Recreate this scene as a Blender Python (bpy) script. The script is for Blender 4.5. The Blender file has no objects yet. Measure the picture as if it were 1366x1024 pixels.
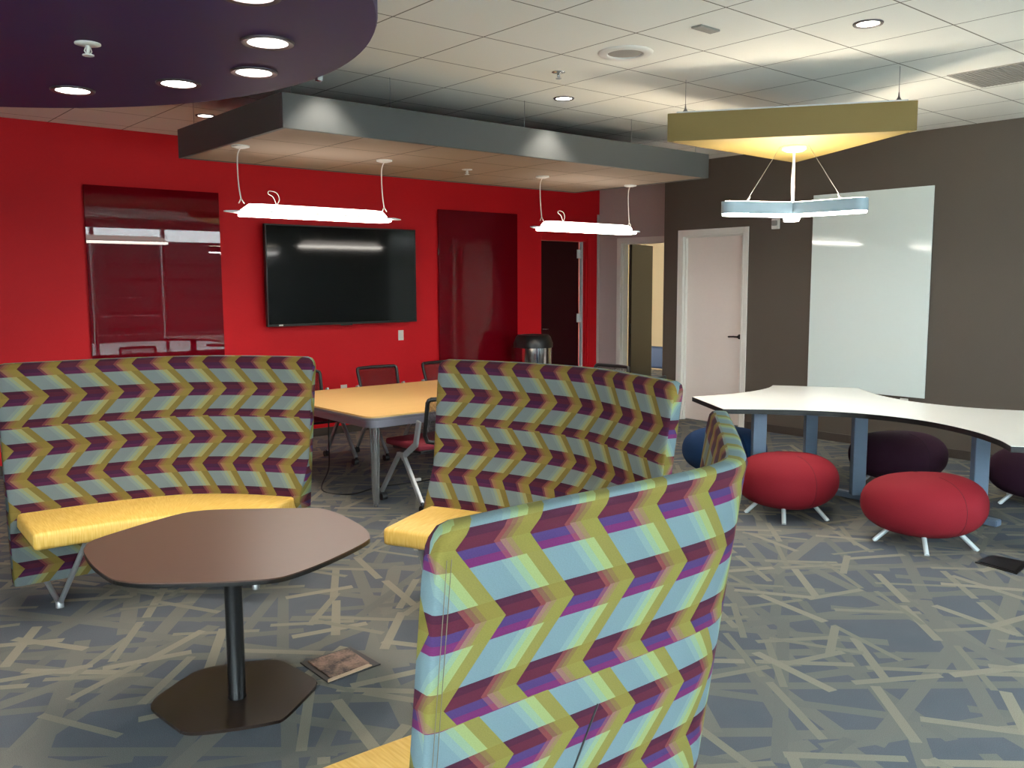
import bpy, bmesh, math, random
from mathutils import Vector, Matrix
random.seed(7)
PI = math.pi
S = bpy.context.scene
COL = S.collection
H_CAM = 1.626
CEIL = 3.023

# ------------------------------------------------------------------ materials
def srgb(r, g, b):
    f = lambda c: (c/255/12.92) if c/255 <= .04045 else ((c/255+.055)/1.055)**2.4
    return (f(r), f(g), f(b), 1)

class G:
    """small wrapper that builds math nodes from python expressions"""
    def __init__(s, nt, sock): s.nt, s.s = nt, sock
    def _op(s, op, *a, clamp=False):
        n = s.nt.nodes.new('ShaderNodeMath'); n.operation = op; n.use_clamp = clamp
        for i, v in enumerate((s,)+a):
            if isinstance(v, G): s.nt.links.new(v.s, n.inputs[i])
            else: n.inputs[i].default_value = v
        return G(s.nt, n.outputs[0])
    def __add__(s, o): return s._op('ADD', o)
    def __sub__(s, o): return s._op('SUBTRACT', o)
    def __mul__(s, o): return s._op('MULTIPLY', o)
    def __truediv__(s, o): return s._op('DIVIDE', o)
    def lt(s, o): return s._op('LESS_THAN', o)
    def gt(s, o): return s._op('GREATER_THAN', o)
    def frac(s): return s._op('FRACT')
    def floor(s): return s._op('FLOOR')
    def ping(s, o): return s._op('PINGPONG', o)
    def abs(s): return s._op('ABSOLUTE')
    def sin(s): return s._op('SINE')

def new_mat(name):
    m = bpy.data.materials.new(name); m.use_nodes = True
    nt = m.node_tree; b = nt.nodes['Principled BSDF']
    return m, nt, b

def mixc(nt, fac, a, b):
    n = nt.nodes.new('ShaderNodeMix'); n.data_type = 'RGBA'
    for sock, v in ((n.inputs[0], fac), (n.inputs[6], a), (n.inputs[7], b)):
        if isinstance(v, G): nt.links.new(v.s, sock)
        elif hasattr(v, 'is_output'): nt.links.new(v, sock)
        else: sock.default_value = v
    return n.outputs[2]

def coords(nt, kind='Object'):
    t = nt.nodes.new('ShaderNodeTexCoord'); s = nt.nodes.new('ShaderNodeSeparateXYZ')
    nt.links.new(t.outputs[kind], s.inputs[0])
    return t.outputs[kind], G(nt, s.outputs[0]), G(nt, s.outputs[1]), G(nt, s.outputs[2])

def noise(nt, vec, scale, detail=2.0):
    n = nt.nodes.new('ShaderNodeTexNoise'); n.inputs['Scale'].default_value = scale
    n.inputs['Detail'].default_value = detail; nt.links.new(vec, n.inputs['Vector'])
    return G(nt, n.outputs[0])

def bump(nt, b, h, strength=.2, dist=.002):
    n = nt.nodes.new('ShaderNodeBump'); n.inputs['Strength'].default_value = strength
    n.inputs['Distance'].default_value = dist
    nt.links.new(h.s, n.inputs['Height']); nt.links.new(n.outputs[0], b.inputs['Normal'])

def simple(name, rgb, rough=.5, metal=0., var=.06, scale=30, spec=.5, coat=0., bmp=0., coat_rough=.03):
    m, nt, b = new_mat(name)
    vec, x, y, z = coords(nt)
    n = noise(nt, vec, scale)
    c = srgb(*rgb); d = tuple(min(1, v*(1-var)) for v in c[:3])+(1,); e = tuple(min(1, v*(1+var)) for v in c[:3])+(1,)
    nt.links.new(mixc(nt, n, d, e), b.inputs['Base Color'])
    b.inputs['Roughness'].default_value = rough; b.inputs['Metallic'].default_value = metal
    b.inputs['Specular IOR Level'].default_value = spec
    b.inputs['Coat Weight'].default_value = coat; b.inputs['Coat Roughness'].default_value = coat_rough
    if bmp: bump(nt, b, n, bmp)
    return m

def emit(name, col, strength, base=(240, 240, 235)):
    m, nt, b = new_mat(name)
    vec, x, y, z = coords(nt)
    n = noise(nt, vec, 5)
    b.inputs['Base Color'].default_value = srgb(*base)
    nt.links.new(mixc(nt, n, col+(1,), tuple(c*.97 for c in col)+(1,)), b.inputs['Emission Color'])
    b.inputs['Emission Strength'].default_value = strength
    return m

M = {}
M['red_paint'] = simple('red_paint', (200, 14, 26), .6, var=.04, scale=60, bmp=.08, spec=.28)
M['red_dark'] = simple('dark_red_leaf', (44, 2, 8), .5, var=.05, spec=.2)  # door leaf colour, darker than the wall red
M['red_glass'] = simple('red_back_painted_glass', (104, 4, 18), .0, var=.02, spec=.42)
M['taupe'] = simple('taupe_paint', (88, 79, 70), .6, var=.04, scale=80, bmp=.15)
M['white_paint'] = simple('warm_white_paint', (186, 172, 168), .55, var=.03, bmp=.05)
M['door_paint'] = simple('door_paint', (232, 220, 212), .45, var=.02)
M['frame_paint'] = simple('door_frame_paint', (226, 222, 214), .35, var=.02)
M['tan'] = simple('tan_paint', (166, 146, 106), .6, var=.03)
M['brown_door'] = simple('brown_door', (40, 31, 20), .4, var=.06)
M['base_rubber'] = simple('baseboard_rubber', (66, 58, 52), .5)
M['white_glass'] = simple('white_marker_glass', (222, 232, 228), .06, var=.01, spec=.5)
M['tv_screen'] = simple('tv_screen', (6, 8, 10), .07, var=.01, spec=.35)
M['black_plastic'] = simple('black_plastic', (22, 22, 23), .35, var=.05)
M['mesh_black'] = simple('mesh_fabric', (78, 40, 42), .75, var=.1, scale=400)
_m, _nt, _b = new_mat('mesh_fabric'); _v, _x, _y, _z = coords(_nt)
_b.inputs['Base Color'].default_value = srgb(52, 44, 46); _b.inputs['Roughness'].default_value = .8
_h = ((_x*160.0+80.0).frac().lt(.45))._op('MAXIMUM', (_z*160.0+80.0).frac().lt(.45))
_nt.links.new((_h*.9+.0).s, _b.inputs['Alpha']); M['mesh_black'] = _m
M['chair_black'] = simple('chair_frame_black', (24, 24, 26), .4)
M['silver'] = simple('silver_paint', (168, 172, 174), .3, metal=.6, var=.02)
M['apron_metal'] = simple('satin_aluminium', (150, 148, 160), .3, metal=.45, var=.02)
M['leg_light'] = simple('pale_silver_paint', (205, 216, 218), .35, metal=.2, var=.02)
M['lamp_housing'] = simple('pale_blue_lamp_housing', (150, 172, 184), .4, var=.01)
M['chrome'] = simple('polished_aluminium', (190, 194, 198), .16, metal=.95, var=.01)
M['steel'] = simple('brushed_steel', (205, 206, 208), .12, metal=1, var=.03)
M['bluegrey_metal'] = simple('bluegrey_metal', (112, 130, 150), .35, metal=.2, var=.02)
M['maroon_seat'] = simple('maroon_upholstery', (120, 22, 40), .8, var=.12, scale=200, bmp=.2)
M['laminate_dark'] = simple('dark_brown_laminate', (84, 60, 50), .36, var=.05, scale=25, spec=.55)
M['base_dark'] = simple('dark_brown_steel', (42, 30, 24), .38, var=.05, scale=25)
M['black_steel'] = simple('black_powder_steel', (16, 17, 19), .35, var=.04)
M['edge_black'] = simple('black_edge_band', (14, 14, 15), .4)
M['edge_grey'] = simple('grey_edge_band', (120, 118, 128), .35, var=.02)
M['wood_edge'] = simple('pale_core_edge', (190, 160, 130), .5)
M['white_top'] = simple('white_laminate', (236, 236, 230), .18, var=.01, spec=.6)
M['canopy_grey'] = simple('canopy_grey_metal', (74, 77, 78), .5, metal=.1, var=.02)
M['olive'] = simple('olive_panel', (124, 104, 52), .6, var=.03, scale=120)
M['purple'] = simple('purple_panel', (44, 29, 80), .55, var=.05, scale=90)
M['trim_dark'] = simple('lamp_trim_bronze', (84, 74, 76), .35, metal=.4)
M['white_plastic'] = simple('white_plastic', (225, 222, 215), .4, var=.01)
M['white_metal'] = simple('white_lamp_metal', (215, 220, 224), .35, var=.01)
M['grille_grey'] = simple('grille_grey', (150, 145, 138), .6, var=.1, scale=300)
M['red_wool'] = simple('red_wool', (128, 22, 34), .85, var=.1, scale=260, spec=.25, bmp=.25)
M['purple_wool'] = simple('plum_wool', (52, 25, 42), .85, var=.1, scale=260, spec=.25, bmp=.25)
M['blue_wool'] = simple('blue_wool', (26, 54, 92), .85, var=.1, scale=260, spec=.25, bmp=.25)
M['seam_red'] = simple('seam_dark_red', (84, 10, 18), .8)
M['seam_plum'] = simple('seam_dark_plum', (30, 12, 24), .8)
M['seam_blue'] = simple('seam_dark_blue', (12, 26, 52), .8)
M['navy'] = simple('navy_upholstery', (30, 44, 66), .7)
M['cord'] = simple('white_cord', (225, 215, 205), .5)
M['wire'] = simple('steel_wire', (130, 130, 130), .4, metal=.6)
M['black_cable'] = simple('black_cable', (14, 14, 14), .5)
M['thread'] = simple('stitching_thread', (96, 86, 70), .8)
M['gap_shade'] = simple('gap_shade_black', (10, 9, 9), .8)  # painted shade for the gap beside the red leaf
M['lamp_tube'] = emit('pendant_diffuser', (1, .93, .83), 9)
M['lamp_tube_up'] = emit('pendant_upper_diffuser', (1, .92, .82), 1.6)
M['lamp_v_up'] = emit('star_pendant_uplight', (1, .88, .68), 26)
M['lamp_down'] = emit('downlight_lens', (1, .95, .86), 12)
M['lamp_down_small'] = emit('downlight_lens_ceiling', (1, .93, .8), 5)
M['lamp_v'] = emit('star_pendant_diffuser', (1, .97, .92), 14)

def copper_mat():
    m, nt, b = new_mat('copper_worn_plate')
    vec, x, y, z = coords(nt)
    n = noise(nt, vec, 14, 6); n2 = noise(nt, vec, 90, 3)
    f = ((n*.7+n2*.3)-.5)*5+.55
    f = f._op('MAXIMUM', 0., clamp=True)
    nt.links.new(mixc(nt, f, srgb(40, 26, 22), srgb(146, 116, 100)), b.inputs['Base Color'])
    b.inputs['Roughness'].default_value = .45; b.inputs['Metallic'].default_value = .3
    return m
M['copper'] = copper_mat()

def wood_mat():
    m, nt, b = new_mat('maple_laminate')
    vec, x, y, z = coords(nt)
    mp = nt.nodes.new('ShaderNodeMapping'); mp.inputs['Scale'].default_value = (1.2, 22, 8)
    nt.links.new(vec, mp.inputs[0])
    n = noise(nt, mp.outputs[0], 3, 4)
    nt.links.new(mixc(nt, n, srgb(214, 170, 104), srgb(230, 192, 128)), b.inputs['Base Color'])
    b.inputs['Roughness'].default_value = .32
    return m
M['maple'] = wood_mat()

def yellow_mat():
    m, nt, b = new_mat('yellow_ribbed_vinyl')
    t = nt.nodes.new('ShaderNodeUVMap'); t.uv_map = 'UVMap'
    sp = nt.nodes.new('ShaderNodeSeparateXYZ'); nt.links.new(t.outputs[0], sp.inputs[0])
    u, v = G(nt, sp.outputs[0]), G(nt, sp.outputs[1])
    mp = nt.nodes.new('ShaderNodeMapping'); mp.inputs['Scale'].default_value = (1, .06, 1)
    nt.links.new(t.outputs[0], mp.inputs[0])
    n = noise(nt, mp.outputs[0], 170, 3)
    f = ((n-.5)*3.2+.5)._op('MAXIMUM', 0., clamp=True)
    nt.links.new(mixc(nt, f, srgb(220, 172, 72), srgb(236, 196, 108)), b.inputs['Base Color'])
    b.inputs['Roughness'].default_value = .5
    bump(nt, b, f, .25, .001)
    return m
M['yellow'] = yellow_mat()

def chevron_mat(name, W, u0, inner=True):
    """woven zigzag upholstery from the UV map in metres"""
    m, nt, b = new_mat(name)
    t = nt.nodes.new('ShaderNodeUVMap'); t.uv_map = 'UVMap'
    sp = nt.nodes.new('ShaderNodeSeparateXYZ'); nt.links.new(t.outputs[0], sp.inputs[0])
    u, v = G(nt, sp.outputs[0]), G(nt, sp.outputs[1])
    r = (v*-1.0+1.2155)/.150 + 20.0           # +20 keeps it positive
    g = r.frac()
    tri = (r-.235).ping(1.0)
    q = ((u+(50*W-u0))/W - tri*.76).frac()
    # purple rows
    pv, mg, mu, bl1, bl2 = ((78, 34, 70), (98, 36, 78), (146, 128, 62), (138, 150, 150), (148, 160, 154)) if inner else ((80, 58, 112), (116, 42, 100), (142, 134, 68), (122, 146, 152), (134, 158, 156))  # same cloth; seat-side tones greyed, with the shade put into the colour
    main = mixc(nt, g.gt(.11), srgb(78, 30, 54), srgb(96, 34, 54))
    main = mixc(nt, g.gt(.26), main, srgb(*pv))
    main = mixc(nt, g.gt(.385), main, srgb(*mg))
    mid = mixc(nt, .38, main, srgb(176, 96, 84))
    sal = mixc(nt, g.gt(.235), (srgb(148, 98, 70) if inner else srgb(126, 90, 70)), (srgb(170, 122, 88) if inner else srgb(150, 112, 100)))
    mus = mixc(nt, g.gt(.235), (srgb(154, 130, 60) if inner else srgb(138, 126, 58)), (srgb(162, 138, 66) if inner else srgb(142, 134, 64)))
    pur = mixc(nt, q.gt(.50), main, mid)
    pur = mixc(nt, q.gt(.58), pur, sal)
    sal2 = mixc(nt, .5, sal, mus)
    pur = mixc(nt, q.gt(.66), pur, sal2)
    pur = mixc(nt, q.gt(.74), pur, mus)
    blu = mixc(nt, q.gt(.42), srgb(*bl1), srgb(*bl2))
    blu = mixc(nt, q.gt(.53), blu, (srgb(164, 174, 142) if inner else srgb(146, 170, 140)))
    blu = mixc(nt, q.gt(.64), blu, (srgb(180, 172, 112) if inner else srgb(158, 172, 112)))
    blu = mixc(nt, q.gt(.78), blu, srgb(*mu))
    c = mixc(nt, g.gt(.50), pur, blu)
    mp = nt.nodes.new('ShaderNodeMapping'); mp.inputs['Scale'].default_value = (1, 3, 1)
    nt.links.new(t.outputs[0], mp.inputs[0])
    n = noise(nt, mp.outputs[0], 260, 2)
    dk = nt.nodes.new('ShaderNodeMix'); dk.data_type = 'RGBA'; dk.blend_type = 'MULTIPLY'
    dk.inputs[0].default_value = 1
    nt.links.new(c, dk.inputs[6])
    nt.links.new(mixc(nt, n, (.38, .38, .38, 1) if inner else (.44, .44, .44, 1), (.56, .56, .56, 1) if inner else (.68, .68, .68, 1)), dk.inputs[7])  # seat side multiplied darker, painted shade
    nt.links.new(dk.outputs[2], b.inputs['Base Color'])
    b.inputs['Roughness'].default_value = .85; b.inputs['Specular IOR Level'].default_value = .2
    bump(nt, b, n, .2, .001)
    return m

def tile_mat(name, rgb, ox, oy, line=.009, lrgb=(120, 114, 104), size=.6096):
    m, nt, b = new_mat(name)
    vec, x, y, z = coords(nt)
    dx = ((x-ox)/size+50.5).frac(); dy = ((y-oy)/size+50.5).frac()
    lx = (dx-.5).abs().lt(line/size*.5); ly = (dy-.5).abs().lt(line/size*.5)
    l = lx._op('MAXIMUM', ly)
    n = noise(nt, vec, 220, 3); n2 = noise(nt, vec, 1.3, 1)
    c = srgb(*rgb)
    base = mixc(nt, n, tuple(v*.93 for v in c[:3])+(1,), tuple(min(1, v*1.05) for v in c[:3])+(1,))
    nt.links.new(mixc(nt, l, base, srgb(*lrgb)), b.inputs['Base Color'])
    b.inputs['Roughness'].default_value = .8; b.inputs['Specular IOR Level'].default_value = .3
    bump(nt, b, n - l*2.0, .3, .003)
    return m
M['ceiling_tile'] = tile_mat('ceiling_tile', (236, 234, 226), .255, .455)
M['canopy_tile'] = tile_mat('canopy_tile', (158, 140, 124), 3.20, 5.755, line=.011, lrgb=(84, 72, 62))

def carpet_mat():
    m, nt, b = new_mat('strip_pattern_carpet')
    vec, x, y, z = coords(nt)
    wn = noise(nt, vec, 1.3, 1)
    n = noise(nt, vec, 300, 2)
    nb = noise(nt, vec, 5, 2)
    base = mixc(nt, nb, srgb(84, 90, 97), srgb(93, 98, 105))
    rnd = random.Random(11)
    def wnoise(a, bb):
        c = nt.nodes.new('ShaderNodeCombineXYZ'); w = nt.nodes.new('ShaderNodeTexWhiteNoise'); w.noise_dimensions = '3D'
        nt.links.new(a.s, c.inputs[0])
        if isinstance(bb, G): nt.links.new(bb.s, c.inputs[1])
        c.inputs[2].default_value = rnd.random()*9
        nt.links.new(c.outputs[0], w.inputs['Vector'])
        return G(nt, w.outputs[0])
    col = base
    # strips of finite length, twelve families of directions, one over the other
    fam = [(-40, .40, 1.6, 0), (50, .46, 1.5, 0), (-25, .62, 1.3, 0), (66, .62, 1.4, 0), (-57, .60, 1.2, 0), (34, .66, 1.4, 0), (8, 1.1, 1.2, 0),
           (-46, .36, .46, 1), (44, .42, .50, 1), (-32, .50, .44, 1), (58, .46, .52, 1), (-18, .60, .40, 1), (74, .60, .48, 1), (-62, .6, .45, 1), (25, .7, .4, 1)]
    for ang, sp, ln, kind in fam:
        a = math.radians(ang)
        p = x*math.cos(a) + y*math.sin(a) + 40.0
        qv = y*math.cos(a) - x*math.sin(a) + 40.0
        k = qv/sp; row = k.floor(); f = k.frac()
        r1 = wnoise(row, 0)
        seg = (p/ln + r1*7.0); si = seg.floor(); sf = seg.frac()
        r2 = wnoise(row, si); r3 = wnoise(si, row)
        # slanted position inside the row, different for every piece
        cen = r2*.5+.25 + (sf-.5)*(r3-.5)*(.30 if kind == 0 else .16)
        wid = (r3*.5+.75)*(.032 if kind == 0 else .019)/sp
        on = (f-cen).abs().lt(wid)
        on = on*r2._op('COMPARE', .5, .5 if kind == 0 else .25)
        on = on*sf.lt(.985 if kind == 0 else .9)
        if kind == 0: c2 = mixc(nt, r3, srgb(103, 104, 101), srgb(114, 112, 106))
        else: c2 = mixc(nt, r3, srgb(118, 116, 106), srgb(138, 133, 118))
        col = mixc(nt, on, col, c2)
    dk = nt.nodes.new('ShaderNodeMix'); dk.data_type = 'RGBA'; dk.blend_type = 'MULTIPLY'; dk.inputs[0].default_value = .6
    nt.links.new(col, dk.inputs[6]); nt.links.new(mixc(nt, n, (.45, .45, .45, 1), (1.45, 1.45, 1.45, 1)), dk.inputs[7])
    nt.links.new(dk.outputs[2], b.inputs['Base Color'])
    b.inputs['Roughness'].default_value = .92; b.inputs['Specular IOR Level'].default_value = .15
    bump(nt, b, n, .5, .004)
    return m
M['carpet'] = carpet_mat()

def glass_mat():
    m, nt, b = new_mat('window_glass')
    b.inputs['Base Color'].default_value = (.93, .97, 1, 1); b.inputs['Roughness'].default_value = 0
    b.inputs['Transmission Weight'].default_value = 1; b.inputs['IOR'].default_value = 1.02
    return m
M['glass'] = glass_mat()

# ------------------------------------------------------------------ mesh helpers
def obj(name, bm, mat, parent=None, smooth=False, angle=None):
    me = bpy.data.meshes.new(name)
    bmesh.ops.recalc_face_normals(bm, faces=bm.faces)
    bm.to_mesh(me); bm.free()
    if isinstance(mat, (list, tuple)):
        for mm in mat: me.materials.append(mm)
    else: me.materials.append(mat)
    if smooth:
        for p in me.polygons: p.use_smooth = True
        if angle is not None: me.set_sharp_from_angle(angle=math.radians(angle))
    o = bpy.data.objects.new(name, me); COL.objects.link(o)
    if parent: o.parent = parent
    return o

def tag(o, label, cat, group=None, kind=None):
    if label: o['label'] = label
    if cat: o['category'] = cat
    if group: o['group'] = group
    if kind: o['kind'] = kind
    return o

def thing(name, loc, label, cat, rz=0, group=None):
    o = bpy.data.objects.new(name, None); COL.objects.link(o)
    o.location = loc; o.rotation_euler = (0, 0, rz); o.empty_display_size = .1
    return tag(o, label, cat, group)

def struct(o): o['kind'] = 'structure'; return o

def box(bm, x0, x1, y0, y1, z0, z1, bev=0., seg=2, mi=0):
    v = [bm.verts.new(p) for p in ((x0,y0,z0),(x1,y0,z0),(x1,y1,z0),(x0,y1,z0),(x0,y0,z1),(x1,y0,z1),(x1,y1,z1),(x0,y1,z1))]
    fs = [bm.faces.new([v[i] for i in q]) for q in ((3,2,1,0),(4,5,6,7),(0,1,5,4),(1,2,6,5),(2,3,7,6),(3,0,4,7))]
    for f in fs: f.material_index = mi
    if bev:
        es = list({e for f in fs for e in f.edges})
        bmesh.ops.bevel(bm, geom=es, offset=bev, segments=seg, affect='EDGES', profile=.5)
    return bm

def prism(bm, pts, z0, z1, bev=0., seg=2):
    """closed outline extruded in z"""
    a = [bm.verts.new((p[0], p[1], z0)) for p in pts]; b = [bm.verts.new((p[0], p[1], z1)) for p in pts]
    n = len(pts)
    fb = bm.faces.new(a[::-1]); ft = bm.faces.new(b)
    for i in range(n): bm.faces.new((a[i], a[(i+1) % n], b[(i+1) % n], b[i]))
    if bev:
        es = list(set(fb.edges) | set(ft.edges))
        bmesh.ops.bevel(bm, geom=es, offset=bev, segments=seg, affect='EDGES', profile=.5)
    return bm

def tube(bm, pts, r, n=10, cap=True, r2=None):
    """round bar through points"""
    pts = [Vector(p) for p in pts]; rings = []
    up = Vector((0, 0, 1)); prev = None
    for i, p in enumerate(pts):
        if i == 0: d = pts[1]-pts[0]
        elif i == len(pts)-1: d = pts[-1]-pts[-2]
        else: d = (pts[i+1]-pts[i]).normalized()+(pts[i]-pts[i-1]).normalized()
        d.normalize()
        if prev is None:
            s = d.cross(up)
            if s.length < 1e-3: s = d.cross(Vector((1, 0, 0)))
        else: s = prev - d*prev.dot(d)
        s.normalize(); prev = s; t = d.cross(s)
        rr = r if r2 is None else r+(r2-r)*i/(len(pts)-1)
        rings.append([bm.verts.new(p+(s*math.cos(2*PI*k/n)+t*math.sin(2*PI*k/n))*rr) for k in range(n)])
    for a, b in zip(rings, rings[1:]):
        for k in range(n): bm.faces.new((a[k], a[(k+1) % n], b[(k+1) % n], b[k]))
    if cap: bm.faces.new(rings[0][::-1]); bm.faces.new(rings[-1])
    return bm

def bar(bm, p0, p1, w, t, side=(1, 0, 0), bev=0.):
    """rectangular bar from p0 to p1, width w along 'side'"""
    p0, p1 = Vector(p0), Vector(p1); d = (p1-p0).normalized()
    s = Vector(side); s = (s-d*s.dot(d)).normalized(); u = d.cross(s)
    vs = []
    for p in (p0, p1):
        for a, b in ((-1,-1),(1,-1),(1,1),(-1,1)): vs.append(bm.verts.new(p+s*(a*w/2)+u*(b*t/2)))
    fs = [bm.faces.new([vs[i] for i in q]) for q in ((3,2,1,0),(4,5,6,7),(0,1,5,4),(1,2,6,5),(2,3,7,6),(3,0,4,7))]
    if bev: bmesh.ops.bevel(bm, geom=list({e for f in fs for e in f.edges}), offset=bev, segments=2, affect='EDGES')
    return bm

def lathe(bm, prof, n=40, c=(0, 0)):
    rings = []
    for r, z in prof:
        if r < 1e-5: rings.append([bm.verts.new((c[0], c[1], z))])
        else: rings.append([bm.verts.new((c[0]+r*math.cos(2*PI*k/n), c[1]+r*math.sin(2*PI*k/n), z)) for k in range(n)])
    for a, b in zip(rings, rings[1:]):
        for k in range(n):
            k2 = (k+1) % n
            if len(a) == 1 and len(b) == 1: continue
            if len(a) == 1: bm.faces.new((a[0], b[k2], b[k]))
            elif len(b) == 1: bm.faces.new((a[k], a[k2], b[0]))
            else: bm.faces.new((a[k], a[k2], b[k2], b[k]))
    return bm

def B(): return bmesh.new()

def catmull(P, n=8, closed=False):
    out = []; N = len(P)
    rng = range(N) if closed else range(N-1)
    for i in rng:
        g = (lambda j: Vector(P[j % N])) if closed else (lambda j: Vector(P[max(0, min(N-1, j))]))
        p0, p1, p2, p3 = g(i-1), g(i), g(i+1), g(i+2)
        for k in range(n):
            t = k/n
            out.append(.5*((2*p1)+(-p0+p2)*t+(2*p0-5*p1+4*p2-p3)*t*t+(-p0+3*p1-3*p2+p3)*t**3))
    if not closed: out.append(Vector(P[-1]))
    return out

def wall_cells(bm, axis, pos, th, a0, a1, z0, z1, holes):
    """wall slab with rectangular holes; axis 'y' = plane y=pos running in x (thickness goes +), 'x' likewise"""
    A = sorted({a0, a1, *[h[0] for h in holes], *[h[1] for h in holes]}); Z = sorted({z0, z1, *[h[2] for h in holes], *[h[3] for h in holes]})
    A = [a for a in A if a0 <= a <= a1]; Z = [z for z in Z if z0 <= z <= z1]
    for i in range(len(A)-1):
        j = 0
        while j < len(Z)-1:
            ca = (A[i]+A[i+1])/2
            ishole = lambda jj: any(h[0] < ca < h[1] and h[2] < (Z[jj]+Z[jj+1])/2 < h[3] for h in holes)
            if ishole(j): j += 1; continue
            k = j
            while k+1 < len(Z)-1 and not ishole(k+1): k += 1
            if axis == 'y': box(bm, A[i], A[i+1], pos, pos+th, Z[j], Z[k+1])
            else: box(bm, pos, pos+th, A[i], A[i+1], Z[j], Z[k+1])
            j = k+1
    return bm

# ------------------------------------------------------------------ the setting
XL, XR, YB, YF = -3.2, 8.42, 8.59, -2.7      # left wall, right wall, back (red) wall, window wall
XW = 8.9                                     # set-back white wall in the corner
struct(obj('floor', box(B(), XL-.2, 14.2, YF-.2, 13.2, -.1, 0), M['carpet']))
struct(obj('ceiling', box(B(), XL-.2, 14.2, YF-.2, 13.2, CEIL, CEIL+.12), M['ceiling_tile']))
# red wall with the door recess
RD = (7.83, 8.66, 0, 2.185)
struct(obj('wall_back', wall_cells(B(), 'y', YB, .14, XL, XW, 0, CEIL, [RD]), M['red_paint']))
struct(obj('wall_left', wall_cells(B(), 'x', XL-.14, .14, YF, YB+.14, 0, CEIL, [(-2.2, 1.6, .9, 2.86)]), M['white_paint']))
WD = (5.905, 6.775, 0, 2.185)
struct(obj('wall_right', wall_cells(B(), 'x', XR, .14, YF, 7.05, 0, CEIL, [WD]), M['taupe']))
struct(obj('wall_return', box(B(), XR+.14, XW+.14, 6.91, 7.05, 0, CEIL), M['taupe']))
OD = (7.28, 8.2, 0, 2.17)
struct(obj('wall_corner', wall_cells(B(), 'x', XW, .14, 7.05, YB+.14, 0, CEIL, [OD]), M['white_paint']))
# room beyond the open door
bm = B()
box(bm, 13.0, 13.14, 6.0, 13.0, 0, CEIL); box(bm, XW+.14, 13.14, 13.0, 13.14, 0, CEIL)
struct(obj('wall_far_room', bm, M['tan']))
struct(obj('wall_far_room_side', box(B(), XW+.14, 13.0, 6.1, 6.24, 0, CEIL), M['tan']))
# baseboards
bm = B(); box(bm, XR-.012, XR, YF, 5.82, 0, .085, .003); box(bm, XR-.012, XR, 6.86, 7.05, 0, .085, .003)
struct(obj('baseboard_right', bm, M['base_rubber']))
bm = B(); box(bm, XL, 7.80, YB-.012, YB, 0, .085, .003); struct(obj('baseboard_back', bm, M['base_rubber']))
bm = B(); box(bm, XW-.012, XW, 8.28, YB, 0, .085, .003); struct(obj('baseboard_corner', bm, M['base_rubber']))
struct(obj('baseboard_left', box(B(), XL, XL+.012, YF, YB, 0, .085, .003), M['base_rubber']))
# white corner guard at the end of the red wall
struct(obj('trim_corner_guard', box(B(), XW-.045, XW-.002, YB-.006, YB+.0, .085, 2.55), M['white_paint']))

def frame(bm, axis, pos, a0, a1, ztop, w=.055, proud=.014, depth=.10):
    """door frame: casing around hole a0..a1, plus a deep jamb"""
    f = (lambda A0, A1, P0, P1, Z0, Z1, b: box(bm, A0, A1, P0, P1, Z0, Z1, b)) if axis == 'y' else (lambda A0, A1, P0, P1, Z0, Z1, b: box(bm, P0, P1, A0, A1, Z0, Z1, b))
    f(a0-w, a0, pos-proud, pos, 0, ztop+w, .003); f(a1, a1+w, pos-proud, pos, 0, ztop+w, .003); f(a0, a1, pos-proud, pos, ztop, ztop+w, .003)
    j = .022
    f(a0, a0+j, pos-proud, pos+depth, 0, ztop, .002); f(a1-j, a1, pos-proud, pos+depth, 0, ztop, .002); f(a0+j, a1-j, pos-proud, pos+depth, ztop-j, ztop, .002)
    s = .012                                   # door stop
    f(a0+j, a0+j+s, pos+.03, pos+.07, 0, ztop-j, 0); f(a1-j-s, a1-j, pos+.03, pos+.07, 0, ztop-j, 0); f(a0+j+s, a1-j-s, pos+.03, pos+.07, ztop-j-s, ztop-j, 0)
    return bm

# white door in the taupe wall
d1 = struct(thing('door_1', (XR, 6.34, 0), None, None))
def under(o, p):
    o.parent = p; o.matrix_parent_inverse = Matrix.Translation(-Vector(p.location)); return o
under(obj('door_frame', frame(B(), 'x', XR, WD[0], WD[1], WD[3]), M['frame_paint']), d1)
under(obj('door_leaf', box(B(), XR+.072, XR+.115, WD[0]+.024, WD[1]-.024, .008, WD[3]-.024, .003), M['door_paint']), d1)
bm = B()
lathe(bm, [(0, 0), (.028, 0), (.028, .008), (.012, .012), (.012, .05), (0, .05)], 20)
bmesh.ops.rotate(bm, verts=bm.verts, cent=(0, 0, 0), matrix=Matrix.Rotation(-PI/2, 3, 'Y'))
bmesh.ops.translate(bm, verts=bm.verts, vec=(XR+.072, WD[0]+.085, 1.02))
tube(bm, [(XR+.026, WD[0]+.08, 1.02), (XR+.022, WD[0]+.14, 1.022), (XR+.028, WD[0]+.21, 1.018)], .009, 8)
under(obj('door_handle', bm, M['black_steel'], smooth=True, angle=40), d1)['label'] = 'dark lever handle'
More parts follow.
